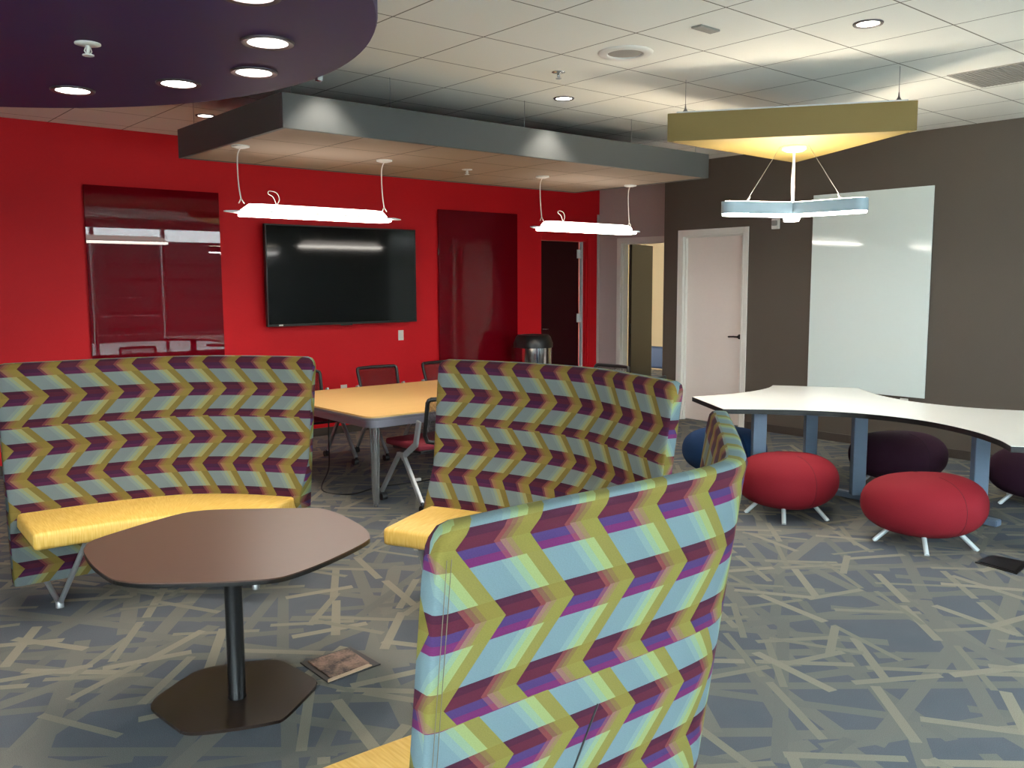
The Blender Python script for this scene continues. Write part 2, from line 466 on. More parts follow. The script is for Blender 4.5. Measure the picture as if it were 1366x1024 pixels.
# red door in the red wall
d2 = struct(thing('door_2', (8.24, YB, 0), None, None))
bm = B()
box(bm, RD[1], RD[1]+.05, YB-.02, YB, 0, RD[3]+.04, .004); box(bm, RD[1]+.05, RD[1]+.072, YB-.01, YB, 0, RD[3]+.04, .003)
box(bm, RD[0], RD[1], YB-.008, YB, RD[3], RD[3]+.04, .003)
box(bm, RD[1]-.02, RD[1], YB, YB+.13, 0, RD[3], .002)
under(obj('door_frame', bm, M['red_paint']), d2)
under(obj('door_leaf', box(B(), RD[0]+.002, RD[1]-.085, YB+.075, YB+.12, .008, RD[3]-.006, .002), M['red_dark']), d2)
under(obj('weather_strip', box(B(), RD[1]-.044, RD[1]-.022, YB+.05, YB+.1, 0, RD[3]-.004), M['leg_light']), d2)
under(obj('gap_shade_strip', box(B(), RD[1]-.085, RD[1]-.044, YB+.112, YB+.12, 0, RD[3]-.004), M['gap_shade']), d2)  # near-black strip, the shade inside the gap is its colour
for z in (2.02, 1.16, .3):
    bm = B(); box(bm, RD[1]-.12, RD[1]-.05, YB+.062, YB+.074, z-.058, z+.058, .003); tube(bm, [(RD[1]-.058, YB+.056, z-.06), (RD[1]-.058, YB+.056, z+.06)], .008, 8)
    under(obj('hinge', bm, M['leg_light']), d2)
bm = B(); tube(bm, [(RD[0]+.05, YB+.075, 1.03), (RD[0]+.05, YB+.03, 1.03), (RD[0]+.09, YB+.028, 1.03), (RD[0]+.15, YB+.03, 1.03)], .009, 8)
under(obj('door_handle', bm, M['steel'], smooth=True), d2)
# open doorway in the white wall, brown leaf swung into the next room
d3 = struct(thing('door_3', (XW, 7.74, 0), None, None))
under(obj('door_frame', frame(B(), 'x', XW, OD[0], OD[1], OD[3], w=.05, depth=.13), M['frame_paint']), d3)
bm = B(); bar(bm, (XW+.17, OD[1]-.03, 1.08), (XW+1.0, OD[1]+.32, 1.08), .04, 2.14, (0, 1, 0))
under(obj('door_leaf', bm, M['brown_door']), d3)
bm = B(); box(bm, XW+.145, XW+.16, OD[1]-.06, OD[1]-.035, .94, 1.08)
under(obj('strike_plate', bm, M['black_steel']), d3)

# window wall behind the camera: sill, head, posts, rails and panes
bm = B(); box(bm, XL-.14, XR+.14, YF-.14, YF, 0, .12); box(bm, XL-.14, XR+.14, YF-.14, YF, 2.86, CEIL)
struct(obj('wall_front', bm, M['white_paint']))
nx = 8
xs = [XL+(XR-XL)*i/nx for i in range(nx+1)]
for i in range(nx):
    w = struct(thing('window_%d' % (i+1), ((xs[i]+xs[i+1])/2, YF-.06, .12), None, None))
    bm = B(); a, b_ = xs[i], xs[i+1]
    box(bm, a, a+.035, YF-.11, YF-.01, .12, 2.86); box(bm, b_-.035, b_, YF-.11, YF-.01, .12, 2.86)
    for z, h_ in ((.12, .04), (.55, .018), (.95, .018), (1.35, .018), (1.75, .018), (2.15, .018), (2.5, .03), (2.82, .04)): box(bm, a+.035, b_-.035, YF-.1, YF-.02, z, z+h_)
    under(obj('window_frame', bm, M['white_metal']), w)
    under(obj('pane', box(B(), a+.03, b_-.03, YF-.062, YF-.056, .14, 2.84), M['glass']), w)
for i in range(2):
    a, b_ = -2.2+1.9*i, -2.2+1.9*(i+1)
    w = struct(thing('window_%d' % (nx+i+1), (XL-.06, (a+b_)/2, .9), None, None))
    bm = B()
    box(bm, XL-.11, XL-.01, a, a+.035, .9, 2.86); box(bm, XL-.11, XL-.01, b_-.035, b_, .9, 2.86)
    for z in (.9, 2.2, 2.82): box(bm, XL-.1, XL-.02, a+.035, b_-.035, z, z+.04)
    under(obj('window_frame', bm, M['white_metal']), w)
    under(obj('pane', box(B(), XL-.062, XL-.056, a+.03, b_-.03, .92, 2.84), M['glass']), w)
# outdoors, seen only in the glass boards
struct(obj('ground', box(B(), -40, 60, -60, YF-.2, -.4, -.15), simple('pale_paving', (178, 178, 170), .9)))
bm = B(); box(bm, -25, 45, -16, -12, -.15, 3.0)
for k in range(5): box(bm, -25, 45, -11.99, -11.9, .3+k*.5, .34+k*.5)
for k in range(9): box(bm, -24+8*k, -23.6+8*k, -11.99, -11.85, -.15, 3.0)
struct(obj('wall_opposite', bm, simple('pale_facade', (30, 27, 29), .8)))

# ------------------------------------------------------------------ things on the walls
def wall_thing(name, bmm, mat, label, cat, group=None):
    return tag(obj(name, bmm, mat), label, cat, group)
gb = thing('glass_board', (2.94, YB, .75), 'glossy dark red glass board on the red wall left of the screen', 'glass board')
under(obj('glass_panel', box(B(), 2.33, 3.56, YB-.028, YB-.018, .52, 2.512, .0015, 1), M['red_glass']), gb)
[under(obj('standoff', tube(B(), [(x, YB-.001, z), (x, YB-.018, z)], .012, 12), M['steel']), gb) for x in (2.42, 3.47) for z in (.62, 2.42)]
gb = thing('glass_board', (6.78, YB, .75), 'dark red glass board between the television and the dark red door', 'glass board')
under(obj('glass_panel', box(B(), 6.18, 7.40, YB-.028, YB-.018, .52, 2.488, .0015, 1), M['red_glass']), gb)
[under(obj('standoff', tube(B(), [(x, YB-.001, z), (x, YB-.018, z)], .012, 12), M['steel']), gb) for x in (6.28, 7.3) for z in (.62, 2.38)]
wb = thing('whiteboard', (XR, 4.44, .53), 'tall pale glass whiteboard on the taupe wall behind the white table', 'whiteboard')
under(obj('glass_panel', box(B(), XR-.03, XR-.018, 3.835, 5.065, .532, 2.512, .0015, 1), M['white_glass']), wb)
[under(obj('standoff', tube(B(), [(XR-.001, y, z), (XR-.018, y, z)], .012, 12), M['steel']), wb) for y in (3.95, 4.95) for z in (.64, 2.4)]

tv = thing('television', (4.88, YB, 1.2), 'large black flat screen television mounted on the red wall', 'television')
X0, X1, Z0, Z1 = 3.975, 5.785, 1.2, 2.232
bm = B(); box(bm, X0, X1, YB-.13, YB-.085, Z0, Z1, .006)
under(obj('casing', bm, M['black_plastic']), tv)
bm = B(); t_ = .014
box(bm, X0, X1, YB-.138, YB-.13, Z0, Z0+t_*1.6); box(bm, X0, X1, YB-.138, YB-.13, Z1-t_, Z1); box(bm, X0, X0+t_, YB-.138, YB-.13, Z0+t_*1.6, Z1-t_); box(bm, X1-t_, X1, YB-.138, YB-.13, Z0+t_*1.6, Z1-t_)
under(obj('bezel', bm, M['black_steel']), tv)
under(obj('screen', box(B(), X0+t_, X1-t_, YB-.135, YB-.131, Z0+t_*1.6, Z1-t_), M['tv_screen']), tv)
under(obj('wall_bracket', box(B(), 4.5, 5.25, YB-.085, YB-.002, 1.45, 2.0, .004), M['black_steel']), tv)
under(obj('badge', box(B(), X0+.12, X0+.165, YB-.1405, YB-.1381, Z0+.005, Z0+.019), M['white_plastic']), tv)['label'] = 'small white sticker'
bm = B(); box(bm, 4.81, 4.95, YB-.136, YB-.125, Z0-.012, Z0+.001); under(obj('sensor_bar', bm, M['black_plastic']), tv)

def wall_plate(name, c, axis, label, w=.072, h=.115, cat='wall outlet', toggle=True):
    r = thing(name, c, label, cat)
    bm = B()
    if axis == 'y': box(bm, -w/2, w/2, -.007, 0, -h/2, h/2, .003)
    else: box(bm, -.007, 0, -w/2, w/2, -h/2, h/2, .003)
    obj('plate', bm, M['white_plastic'], r)
    bm = B()
    if axis == 'y': box(bm, -w*.24, w*.24, -.011, -.007, -h*.3, h*.3, .002)
    else: box(bm, -.011, -.007, -w*.24, w*.24, -h*.3, h*.3, .002)
    obj('rocker' if toggle else 'socket', bm, M['white_plastic'], r)
    return r
wall_plate('light_switch', (5.655, YB, 1.045), 'y', 'small white switch plate on red wall below television right corner', cat='light switch')
wall_plate('wall_outlet', (4.90, YB, .475), 'y', 'small white outlet on red wall just above the maple table edge', w=.08, toggle=False)
wall_plate('wall_outlet', (XR, 4.04, .455), 'x', 'small white outlet under the whiteboard on the taupe wall', w=.08, toggle=False)
st = thing('fire_strobe', (XR, 5.51, 2.25), 'small clear and white alarm strobe above the white door on taupe wall', 'alarm strobe')
obj('housing', box(B(), -.03, 0, -.045, .045, -.055, .055, .006), M['white_plastic'], st)
obj('lens', box(B(), -.055, -.03, -.03, .03, -.02, .035, .008), simple('strobe_lens', (150, 150, 148), .1), st)

# ------------------------------------------------------------------ ceiling things
def downlight(c, r, zc, label, group, mat, watts, up=0):
    t = thing('downlight', (c[0], c[1], zc), label, 'ceiling light', group=group)
    bm = B(); lathe(bm, [(r*.84, .0), (r*.86, -.006), (r*1.1, -.008), (r*1.14, -.003), (r*1.14, 0)], 40)
    obj('trim_ring', bm, M['trim_dark'], t, smooth=True, angle=50)
    bm = B(); lathe(bm, [(0, -.004), (r*.6, -.0045), (r*.85, -.003), (r*.85, 0)], 40)
    obj('lens', bm, mat, t, smooth=True, angle=50)
    l = bpy.data.lights.new('downlight_lamp', 'SPOT'); l.energy = watts; l.color = (1, .9, .76); l.spot_size = math.radians(95); l.spot_blend = .6; l.shadow_soft_size = r*.8
    lo = bpy.data.objects.new('downlight_lamp', l); COL.objects.link(lo); lo.parent = t; lo.location = (0, 0, -.02)
    return t
DZ = 2.50
PC = (.179, 3.548)
for (x, y), lab in (((1.506, 3.125), 'nearest large round downlight in purple disc, at top of photo'),
                    ((1.666, 3.592), 'round downlight near the right edge of the purple disc'),
                    ((1.502, 3.998), 'round downlight in purple disc, third along its edge from the right'),
                    ((1.186, 4.435), 'round downlight at the far left of the purple disc'),
                    ((1.23, 2.66), 'downlight in purple disc cut off by top of the photo')):
    downlight((x, y), .083, DZ, lab, 'downlights in the purple disc', M['lamp_down'], 12)
for (x, y), lab in (((4.83, 5.045), 'small round downlight in tiles just before the long grey canopy'),
                    ((3.01, 7.444), 'small round downlight between purple disc and grey canopy left end'),
                    ((4.74, 2.568), 'round downlight in the tiled ceiling at upper right'),
                    ((2.88, 5.03), 'ceiling downlight hidden above the purple disc by the grey canopy')):
    downlight((x, y), .07, CEIL, lab, 'downlights in the tiled ceiling', M['lamp_down_small'], 22)

# purple round canopy
pd = thing('round_canopy', (PC[0], PC[1], DZ), 'large dark purple round suspended ceiling disc with downlights', 'ceiling canopy')
bm = B(); lathe(bm, [(0, 0), (1.74, 0), (1.745, .01), (1.745, .19), (1.74, .2), (0, .2)], 128)
obj('disc', bm, M['purple'], pd, smooth=True, angle=30)
for a in (12, 78, 150, 222, 295, 345):
    x, y = 1.70*math.cos(math.radians(a)), 1.70*math.sin(math.radians(a))
    bm = B(); tube(bm, [(x, y, .2), (x, y, CEIL-DZ)], .002, 6); obj('hanging_wire', bm, M['wire'], pd)
bm = B(); x, y = 1.745*math.cos(math.radians(-1)), 1.745*math.sin(math.radians(-1)); box(bm, x-.012, x+.012, y-.012, y+.012, -.012, .02); obj('edge_clip', bm, M['steel'], pd)

def sprinkler(c, z, label, mat):
    t = thing('sprinkler', (c[0], c[1], z), label, 'fire sprinkler', group=None)
    bm = B(); lathe(bm, [(0, -.008), (.02, -.008), (.045, -.004), (.045, 0)], 28); obj('escutcheon', bm, mat, t, smooth=True)
    bm = B(); tube(bm, [(0, 0, -.006), (0, 0, -.04)], .007, 8)
    tube(bm, [(.007, 0, -.012), (.013, 0, -.028), (.003, 0, -.042)], .0025, 6); tube(bm, [(-.007, 0, -.012), (-.013, 0, -.028), (-.003, 0, -.042)], .0025, 6)
    obj('sprinkler_body', bm, mat, t, smooth=True)
    bm = B(); lathe(bm, [(0, -.044), (.02, -.044), (.02, -.04), (0, -.04)], 20); obj('deflector', bm, mat, t)
sprinkler((1.012, 3.56), DZ, 'white sprinkler head under the purple disc', M['white_plastic'])
sprinkler((4.217, 4.457), CEIL, 'small sprinkler head in the tiled ceiling between speaker and downlight', M['steel'])
sprinkler((4.755, 6.157), 2.595, 'small white sprinkler head under the long grey canopy', M['white_plastic'])

sp = thing('ceiling_speaker', (4.185, 3.83, CEIL), 'large round white ceiling speaker with grey grille', 'ceiling speaker')
bm = B(); lathe(bm, [(.108, -.004), (.112, -.012), (.155, -.014), (.168, -.004), (.168, 0)], 56); obj('ring', bm, M['white_plastic'], sp, smooth=True, angle=50)
bm = B(); lathe(bm, [(0, -.008), (.08, -.007), (.11, -.003), (.11, 0)], 56); obj('grille', bm, M['grille_grey'], sp, smooth=True)
cs = tag(obj('ceiling_sensor', box(B(), 4.05, 4.22, 3.155, 3.225, CEIL-.012, CEIL, .004), M['grille_grey']), 'small grey rectangular plate in a ceiling tile right of the speaker', 'ceiling sensor')
rg = thing('return_grille', (6.585, 2.55, CEIL), 'square grey air return grille in the ceiling at right edge', 'air vent')
obj('grille_plate', box(B(), -.27, .30, -.30, .29, -.006, 0), M['grille_grey'], rg)
bm = B()
for k in range(22): box(bm, -.26, .29, -.29+k*.026, -.278+k*.026, -.009, -.006)
obj('grille_bars', bm, M['grille_grey'], rg)

# long grey canopy
CX0, CX1, CY0, CY1, CZ = 2.60, 6.86, 5.225, 6.985, 2.595
cn = thing('rectangular_canopy', ((CX0+CX1)/2, (CY0+CY1)/2, CZ), 'long grey rectangular suspended canopy over the maple table', 'ceiling canopy')
bm = B(); th = .03
for q in ((CX0, CX1, CY0, CY0+th), (CX0, CX1, CY1-th, CY1), (CX0, CX0+th, CY0+th, CY1-th), (CX1-th, CX1, CY0+th, CY1-th)): box(bm, *q, CZ-.004, CZ+.212, .002, 1)
under(obj('fascia', bm, M['canopy_grey']), cn)
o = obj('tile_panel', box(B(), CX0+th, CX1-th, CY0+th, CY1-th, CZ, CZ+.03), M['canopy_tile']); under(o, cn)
under(obj('unseen_shade_cover', box(B(), CX0+th, CX1-th, CY0+th, CY1-th, CZ+.03, CZ+.034), M['black_plastic']), cn)  # unseen dark sheet, added to deepen the shade between canopy and ceiling
for x in (CX0+.1, 3.44, 4.66, 5.88, CX1-.1):
    for y in (CY0+.08, CY1-.08):
        bm = B(); tube(bm, [(x, y, CZ+.03), (x, y, CEIL)], .002, 6); under(obj('hanging_wire', bm, M['wire']), cn)

# triangular olive canopy
T = [(4.937, 4.12), (5.829, 2.795), (6.605, 4.17)]
tc = thing('triangular_canopy', (5.79, 3.70, 2.6), 'olive green triangular suspended canopy over the white table', 'ceiling canopy')
under(obj('panel', prism(B(), T, 2.6, 2.79, .002, 1), M['olive']), tc)
bm = B(); prism(bm, [(5.79+(a-5.79)*.93, 3.70+(b-3.70)*.93) for a, b in T], 2.79, 2.805); under(obj('top_tray', bm, M['white_metal']), tc)
for a, b in T:
    x, y = 5.79+(a-5.79)*.86, 3.70+(b-3.70)*.86
    bm = B(); tube(bm, [(x, y, 2.80), (x, y, CEIL)], .002, 6); lathe(bm, [(.02, 2.805), (.006, 2.83), (.003, 2.86)], 10, (x, y)); under(obj('hanging_wire', bm, M['wire']), tc)

# ------------------------------------------------------------------ pendants
def linear_pendant(xc, label):
    t = thing('linear_pendant', (xc, 6.11, 2.13), label, 'pendant light', group='bar pendants under the grey canopy')
    L = .62
    # wing plate with pointed ends
    bm = B(); prism(bm, [(-L-.105, -.02), (-L+.02, -.115), (L-.02, -.115), (L+.105, -.02), (L+.105, .02), (L-.02, .115), (-L+.02, .115), (-L-.105, .02)], .004, .012)
    obj('wing_plate', bm, M['white_metal'], t)
    # luminous trough with rounded ends
    bm = B(); n = 12; rings = []
    for i in range(17):
        f = i/16; x = -L+2*L*f; e = min(1, min(f, 1-f)*16/1.6); k = math.sqrt(max(0, 1-(1-e)**2))*.98+.02
        rings.append([bm.verts.new((x, -.085*k*math.cos(PI*j/n), .013+.058*k*math.sin(PI*j/n))) for j in range(n+1)])
    for a, b in zip(rings, rings[1:]):
        for j in range(n): bm.faces.new((a[j], a[j+1], b[j+1], b[j]))
        bm.faces.new((a[0], b[0], b[n], a[n]))
    bm.faces.new(rings[0]); bm.faces.new(rings[-1][::-1])
    obj('upper_diffuser', bm, M['lamp_tube_up'], t, smooth=True, angle=60)
    obj('lower_diffuser', prism(B(), [(-L+.03, -.09), (L-.03, -.09), (L, 0), (L-.03, .09), (-L+.03, .09), (-L, 0)], -.02, .004, .008), M['lamp_tube'], t)
    for s in (-1, 1):
        x = s*.592
        bm = B(); lathe(bm, [(0, .448), (.03, .446), (.062, .455), (.062, .465), (0, .465)], 28, (x, 0)); obj('ceiling_cup', bm, M['white_plastic'], t, smooth=True, angle=50)
        pts = catmull([(x-s*.0, 0, .452), (x-.022, .003, .40), (x-.028, 0, .30), (x-.024, -.004, .18), (x-.010, 0, .10)], 6)
        bm = B(); tube(bm, pts, .0045, 8); tube(bm, [(x-.010, 0, .10), (x-.028, 0, .066)], .004, 6); tube(bm, [(x-.010, 0, .10), (x+.014, 0, .066)], .004, 6)
        obj('suspension_cord', bm, M['cord'], t, smooth=True)
    pts = catmull([(-.33, 0, .07), (-.31, 0, .11), (-.33, 0, .155), (-.385, 0, .165), (-.395, 0, .145), (-.36, .0, .125), (-.335, 0, .075)], 6)
    bm = B(); tube(bm, pts, .003, 6); obj('wire_loop', bm, M['cord'], t, smooth=True)
    return t
linear_pendant(3.305, 'white bar pendant hanging in front of and above the television')
linear_pendant(6.175, 'white bar pendant in front of the dark red door, right one')

vp = thing('star_pendant', (5.82, 3.68, 2.10), 'white three armed pendant hanging below the olive triangular canopy', 'pendant light')
def arm_outline(L, w, n=8):
    P = []
    angs = [math.radians(a) for a in (154, 273, 33)]
    # union outline of three rounded arms around the centre
    order = sorted(angs)
    for i, a in enumerate(order):
        d = (math.cos(a), math.sin(a)); nrm = (-d[1], d[0])
        b = order[(i+1) % 3]; diff = (b-a) % (2*PI)
        for k in range(n+1):
            t = -PI/2+PI*k/n
            P.append((d[0]*(L-w)+d[0]*w*math.cos(t)+nrm[0]*w*math.sin(t), d[1]*(L-w)+d[1]*w*math.cos(t)+nrm[1]*w*math.sin(t)))
        m_ = a+diff/2; rr = w/math.sin(diff/2)
        P.append((math.cos(m_)*rr, math.sin(m_)*rr))
    return P
obj('housing', prism(B(), arm_outline(.56, .062, 16), .015, .10), M['lamp_housing'], vp, smooth=True, angle=25)
obj('diffuser', prism(B(), arm_outline(.552, .055, 16), .0, .015, .004), M['lamp_v'], vp)
obj('upper_diffuser', prism(B(), arm_outline(.54, .04), .10, .103), M['lamp_v_up'], vp)
bm = B(); lathe(bm, [(0, .465), (.06, .465), (.085, .48), (.085, .497), (0, .497)], 36); obj('ceiling_cup', bm, M['white_plastic'], vp, smooth=True, angle=40)
bm = B(); tube(bm, [(.0, 0, .47), (.0, 0, .104)], .009, 10); tube(bm, catmull([(.006, .004, .46), (-.012, .006, .25), (.0, .004, .11)], 8), .004, 6); obj('stem_cord', bm, M['cord'], vp, smooth=True)
for a in (154, 273, 33):
    d = (math.cos(math.radians(a)), math.sin(math.radians(a)))
    bm = B(); tube(bm, [(d[0]*.11, d[1]*.11, .497), (d[0]*.37, d[1]*.37, .11)], .0016, 6); tube(bm, [(d[0]*.345, d[1]*.345, .136), (d[0]*.37, d[1]*.37, .104)], .006, 8)
    obj('hanging_wire', bm, M['wire'], vp)

# ------------------------------------------------------------------ curved benches
class Path:
    def __init__(s, ctrl):
        p = catmull([(a, b, 0) for a, b in ctrl], 14)
        # smooth
        for _ in range(12): p = [p[0]]+[(p[i-1]+p[i]*2+p[i+1])/4 for i in range(1, len(p)-1)]+[p[-1]]
        s.p = p; s.L = [0]
        for a, b in zip(p, p[1:]): s.L.append(s.L[-1]+(b-a).length)
        s.len = s.L[-1]
    def at(s, u):
        if u <= 0: d = (s.p[3]-s.p[0]).normalized(); return s.p[0]+d*u, d
        if u >= s.len: d = (s.p[-1]-s.p[-4]).normalized(); return s.p[-1]+d*(u-s.len), d
        for i in range(len(s.L)-1):
            if s.L[i+1] >= u:
                f = (u-s.L[i])/(s.L[i+1]-s.L[i]); a = s.p[max(0, i-2)]; b = s.p[min(len(s.p)-1, i+3)]
                return s.p[i].lerp(s.p[i+1], f), (b-a).normalized()

TOP, BOT = 1.222, .085
def bench(ctrl, inner_left, ref_outer, fabric_in, fabric_out, label, u_seat=(.03, .03), z_out_sh=0.):
    """curved high back bench. ctrl = plan line of the back's top; inner_left: the seat lies to the left of travel"""
    P = Path(ctrl); sgn = 1 if inner_left else -1
    mid, _ = P.at(P.len/2)
    root = thing('curved_bench', (mid.x, mid.y, 0), label, 'bench', group=None)
    th = .062
    def pos(u, off, z):
        """off: + towards the seat, from the top inner line"""
        p, d = P.at(u); n = Vector((-d.y, d.x, 0))*sgn
        if ref_outer: off = off+th
        return Vector((p.x, p.y, 0))+n*off+Vector((0, 0, z))-Vector((mid.x, mid.y, 0))
    def rec(z): return .15*(TOP-z)/(TOP-BOT)
    def lum(z):
        if z >= .66: return 0.
        if z >= .44: return .085*min(1, (.66-z)/.2)
        return .035
    # stations with rounded ends
    st = [0, .004, .012, .026]; k = 44
    st = st+[.05+(P.len-.1)*i/k for i in range(k+1)]+[P.len-x for x in (.026, .012, .004, 0)]
    R = .05; rt = .018
    zin = [BOT, .2, .36, .44, .50, .56, .62, .66, .70, .842, .888, 1.0, 1.12, 1.17]
    bm = B(); uvl = bm.loops.layers.uv.new('UVMap'); cols = []
    for u in st:
        e = min(u, P.len-u)
        zt = TOP-(R-math.sqrt(max(0, R*R-(R-min(R, e))**2)))
        w = th*(.62+.38*min(1, math.sqrt(min(1, e/.026))))
        c0 = (th-w)/2
        col = []
        for z in zin: col.append((pos(u, rec(z)+lum(z)-c0, min(z, zt-.03)), u, min(z, zt-.03), 'i'))
        for a in (0, 30, 60, 90):
            t = math.radians(a); z = zt-rt+rt*math.sin(t)
            col.append((pos(u, rec(zt)-c0-rt+rt*math.cos(t), z), u, zt-rt+rt*t, 'i' if a < 60 else 't'))
        for a in (90, 60, 30, 0):
            t = math.radians(a); z = zt-rt+rt*math.sin(t)
            col.append((pos(u, rec(zt)-c0-w+rt-rt*math.cos(t), z), u, zt-rt+rt*t, 'o'))
        for z in zin[::-1]: col.append((pos(u, rec(z)-c0-w, min(z, zt-.03)), u, min(z, zt-.03), 'o'))
        cols.append([(bm.verts.new(p), uu, vv, fl) for p, uu, vv, fl in col])
    n = len(cols[0])
    def quad(q, uvs, mi):
        f = bm.faces.new([v for v in q]); f.material_index = mi; f.smooth = True
        for lp, uv in zip(f.loops, uvs): lp[uvl].uv = uv
    half = len(zin)+4
    for a, b in zip(cols, cols[1:]):
        for j in range(n-1):
            q = (a[j], a[j+1], b[j+1], b[j])
            if j+1 < half: uvs = [(x[1], x[2]-.010+(-.03 if min(y_[2] for y_ in q) < .88 else 0.)) for x in q]; mi = 0
            elif j+1 == half:      # the flat top strip
                wdt = th-2*rt
                uvs = [(a[j][1], TOP+.005+wdt), (a[j+1][1], TOP+.012), (b[j+1][1], TOP+.012), (b[j][1], TOP+.005+wdt)]; mi = 1
            else: uvs = [(x[1]-(.05 if max(y_[2] for y_ in q) < .86 else 0.), x[2]) for x in q]; mi = 1
            quad([x[0] for x in q], uvs, mi)
        quad([a[n-1][0], a[0][0], b[0][0], b[n-1][0]], [(a[0][1], 0), (a[0][1], .06), (b[0][1], .06), (b[0][1], 0)], 1)
    for c, s_ in ((cols[0], -1), (cols[-1], 1)):
        for j in range(half-1):
            i2 = n-1-j
            quad([c[j][0], c[j+1][0], c[i2-1][0], c[i2][0]],
                 [(c[0][1]+s_*th, c[j][2]), (c[0][1]+s_*th, c[j+1][2]), (c[0][1], c[i2-1][2]), (c[0][1], c[i2][2])], 1)
    obj('backrest', bm, (fabric_in, fabric_out), root, smooth=True, angle=48)
    # piping and seams
    for e in (.014, .024, P.len-.014, P.len-.024):
        obj('seam', tube(B(), [pos(e, rec(z)-th-.0002, z) for z in (BOT+.02, .3, .6, .9, 1.1, 1.165)], .0008, 5), M['thread'], root)
    # seat
    bm = B(); uvl = bm.loops.layers.uv.new('UVMap')
    z0, z1, rr = .375, .462, .02
    cols = []; ks = 36; a0, a1 = u_seat[0], P.len-u_seat[1]
    sts = [a0, a0+.006, a0+.02]+[a0+.04+(a1-a0-.08)*i/ks for i in range(ks+1)]+[a1-.02, a1-.006, a1]
    for u in sts:
        e = min(u-a0, a1-u); f = math.sqrt(max(0, 1-(1-min(1, e/.02))**2)); dz = rr*(1-f)
        back = .10; front = .64
        hw = rr
        prof = [(back, z0+dz), (front-hw, z0+dz), (front-hw*.3-dz*.5, z0+hw*.3+dz*.6), (front-dz, z0+hw+dz*.3), (front-dz, z1-hw-dz*.3), (front-hw*.3-dz*.5, z1-hw*.3-dz*.6), (front-hw, z1-dz), ((front+back)/2, z1+.004-dz), (back, z1-dz)]
        s_ = 0; col = []; last = None
        for o_, z in prof:
            if last: s_ += math.hypot(o_-last[0], z-last[1])
            last = (o_, z); col.append((bm.verts.new(pos(u, o_, z)), u, s_))
        cols.append(col)
    for a, b in zip(cols, cols[1:]):
        m_ = len(a)
        for j in range(m_):
            q = (a[j], a[(j+1) % m_], b[(j+1) % m_], b[j]); f = bm.faces.new([x[0] for x in q]); f.smooth = True
            for lp, x in zip(f.loops, q): lp[uvl].uv = (x[1], x[2])
    for c, fl_ in ((cols[0], 1), (cols[-1], -1)):
        f = bm.faces.new([x[0] for x in c][::fl_]); 
        for lp in f.loops: lp[uvl].uv = (lp.vert.co.x+lp.vert.co.y, lp.vert.co.z)
    obj('seat', bm, M['yellow'], root, smooth=True, angle=55)
    bm = B(); ub = [a0+.12+(a1-a0-.24)*i/16 for i in range(17)]
    for o_ in (.28, .52):
        tube(bm, [pos(u, o_, .362) for u in ub], .012, 8)
    obj('seat_rail', bm, M['silver'], root, smooth=True)
    for ue, dr in ((.17, 1), (P.len-.17, -1)):
        foot = pos(ue, .385, .016)
        bm = B(); tube(bm, [foot, pos(ue+dr*.10, .60, .372)], .0135, 12); lathe(bm, [(0, 0), (.02, 0), (.02, .03), (.014, .036), (0, .036)], 16, (foot.x, foot.y))
        tube(bm, [foot, pos(ue-dr*.02, .12, .085), pos(ue-dr*.03, .03, .13)], .0135, 12)
        tube(bm, [pos(ue-dr*.03, .035, .125), pos(ue-dr*.03, .04, .30)], .0135, 12)
        obj('leg', bm, M['silver'], root, smooth=True, angle=50)
    return root, P, pos
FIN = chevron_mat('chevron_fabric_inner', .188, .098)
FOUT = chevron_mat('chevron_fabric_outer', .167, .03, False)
FIN2 = chevron_mat('chevron_fabric_inner_shaded_b', .172, .106)
bench([(.945, 5.222), (1.18, 5.208), (1.40, 5.19), (1.63, 5.145), (1.85, 5.07), (2.05, 4.93), (2.22, 4.74), (2.375, 4.51)],
      False, False, FIN, FOUT, 'curved zigzag fabric bench with yellow seat at left before the red glass board')
bench([(2.80, 3.90), (2.895, 3.70), (2.97, 3.49), (3.02, 3.29), (3.045, 3.10), (3.03, 2.90), (2.965, 2.67), (2.91, 2.49), (2.85, 2.33)],
      False, False, FIN2, FOUT, 'curved zigzag fabric bench in the middle, in front of the trash can')
b3, P3, pos3 = bench([(.845, 1.17), (1.08, 1.168), (1.25, 1.16), (1.42, 1.155), (1.56, 1.155), (1.67, 1.168), (1.76, 1.21), (1.85, 1.28), (2.0, 1.40), (2.15, 1.524), (2.385, 1.72)],
      True, True, FIN, FOUT, 'nearest curved zigzag fabric bench, seen from behind in the foreground')

SL = [(1.266, .767), (1.19, .575)]
zp = [pos3(SL[0][0]-.845, .15*(TOP-SL[0][1])/(TOP-BOT)-.0635, SL[0][1]), pos3(SL[1][0]-.845, .15*(TOP-SL[1][1])/(TOP-BOT)-.0635, SL[1][1])]
obj('zipper', tube(B(), zp, .0022, 6), M['black_cable'], b3)

# ------------------------------------------------------------------ coffee table
def recenter(pts, c): return [(a-c[0], b-c[1]) for a, b in pts]
ct = [(.895,3.526),(.951,3.603),(1.157,3.705),(1.331,3.772),(1.42,3.772),(1.52,3.722),(1.777,3.526),(1.822,3.491),(1.847,3.447),(1.858,3.327),(1.838,3.136),(1.812,3.023),(1.78,2.947),(1.743,2.901),(1.639,2.839),(1.469,2.761),(1.34,2.722),(1.272,2.721),(1.193,2.758),(1.12,2.805),(.944,2.941),(.882,3.015),(.855,3.095),(.852,3.263),(.872,3.449)]
cb = [(1.072,3.412),(1.093,3.455),(1.15,3.499),(1.289,3.587),(1.342,3.603),(1.415,3.593),(1.565,3.528),(1.617,3.489),(1.64,3.445),(1.66,3.213),(1.645,3.168),(1.613,3.13),(1.426,2.989),(1.372,2.98),(1.252,3.022),(1.132,3.08),(1.088,3.124),(1.078,3.179),(1.062,3.374)]
cc = (1.352, 3.262)
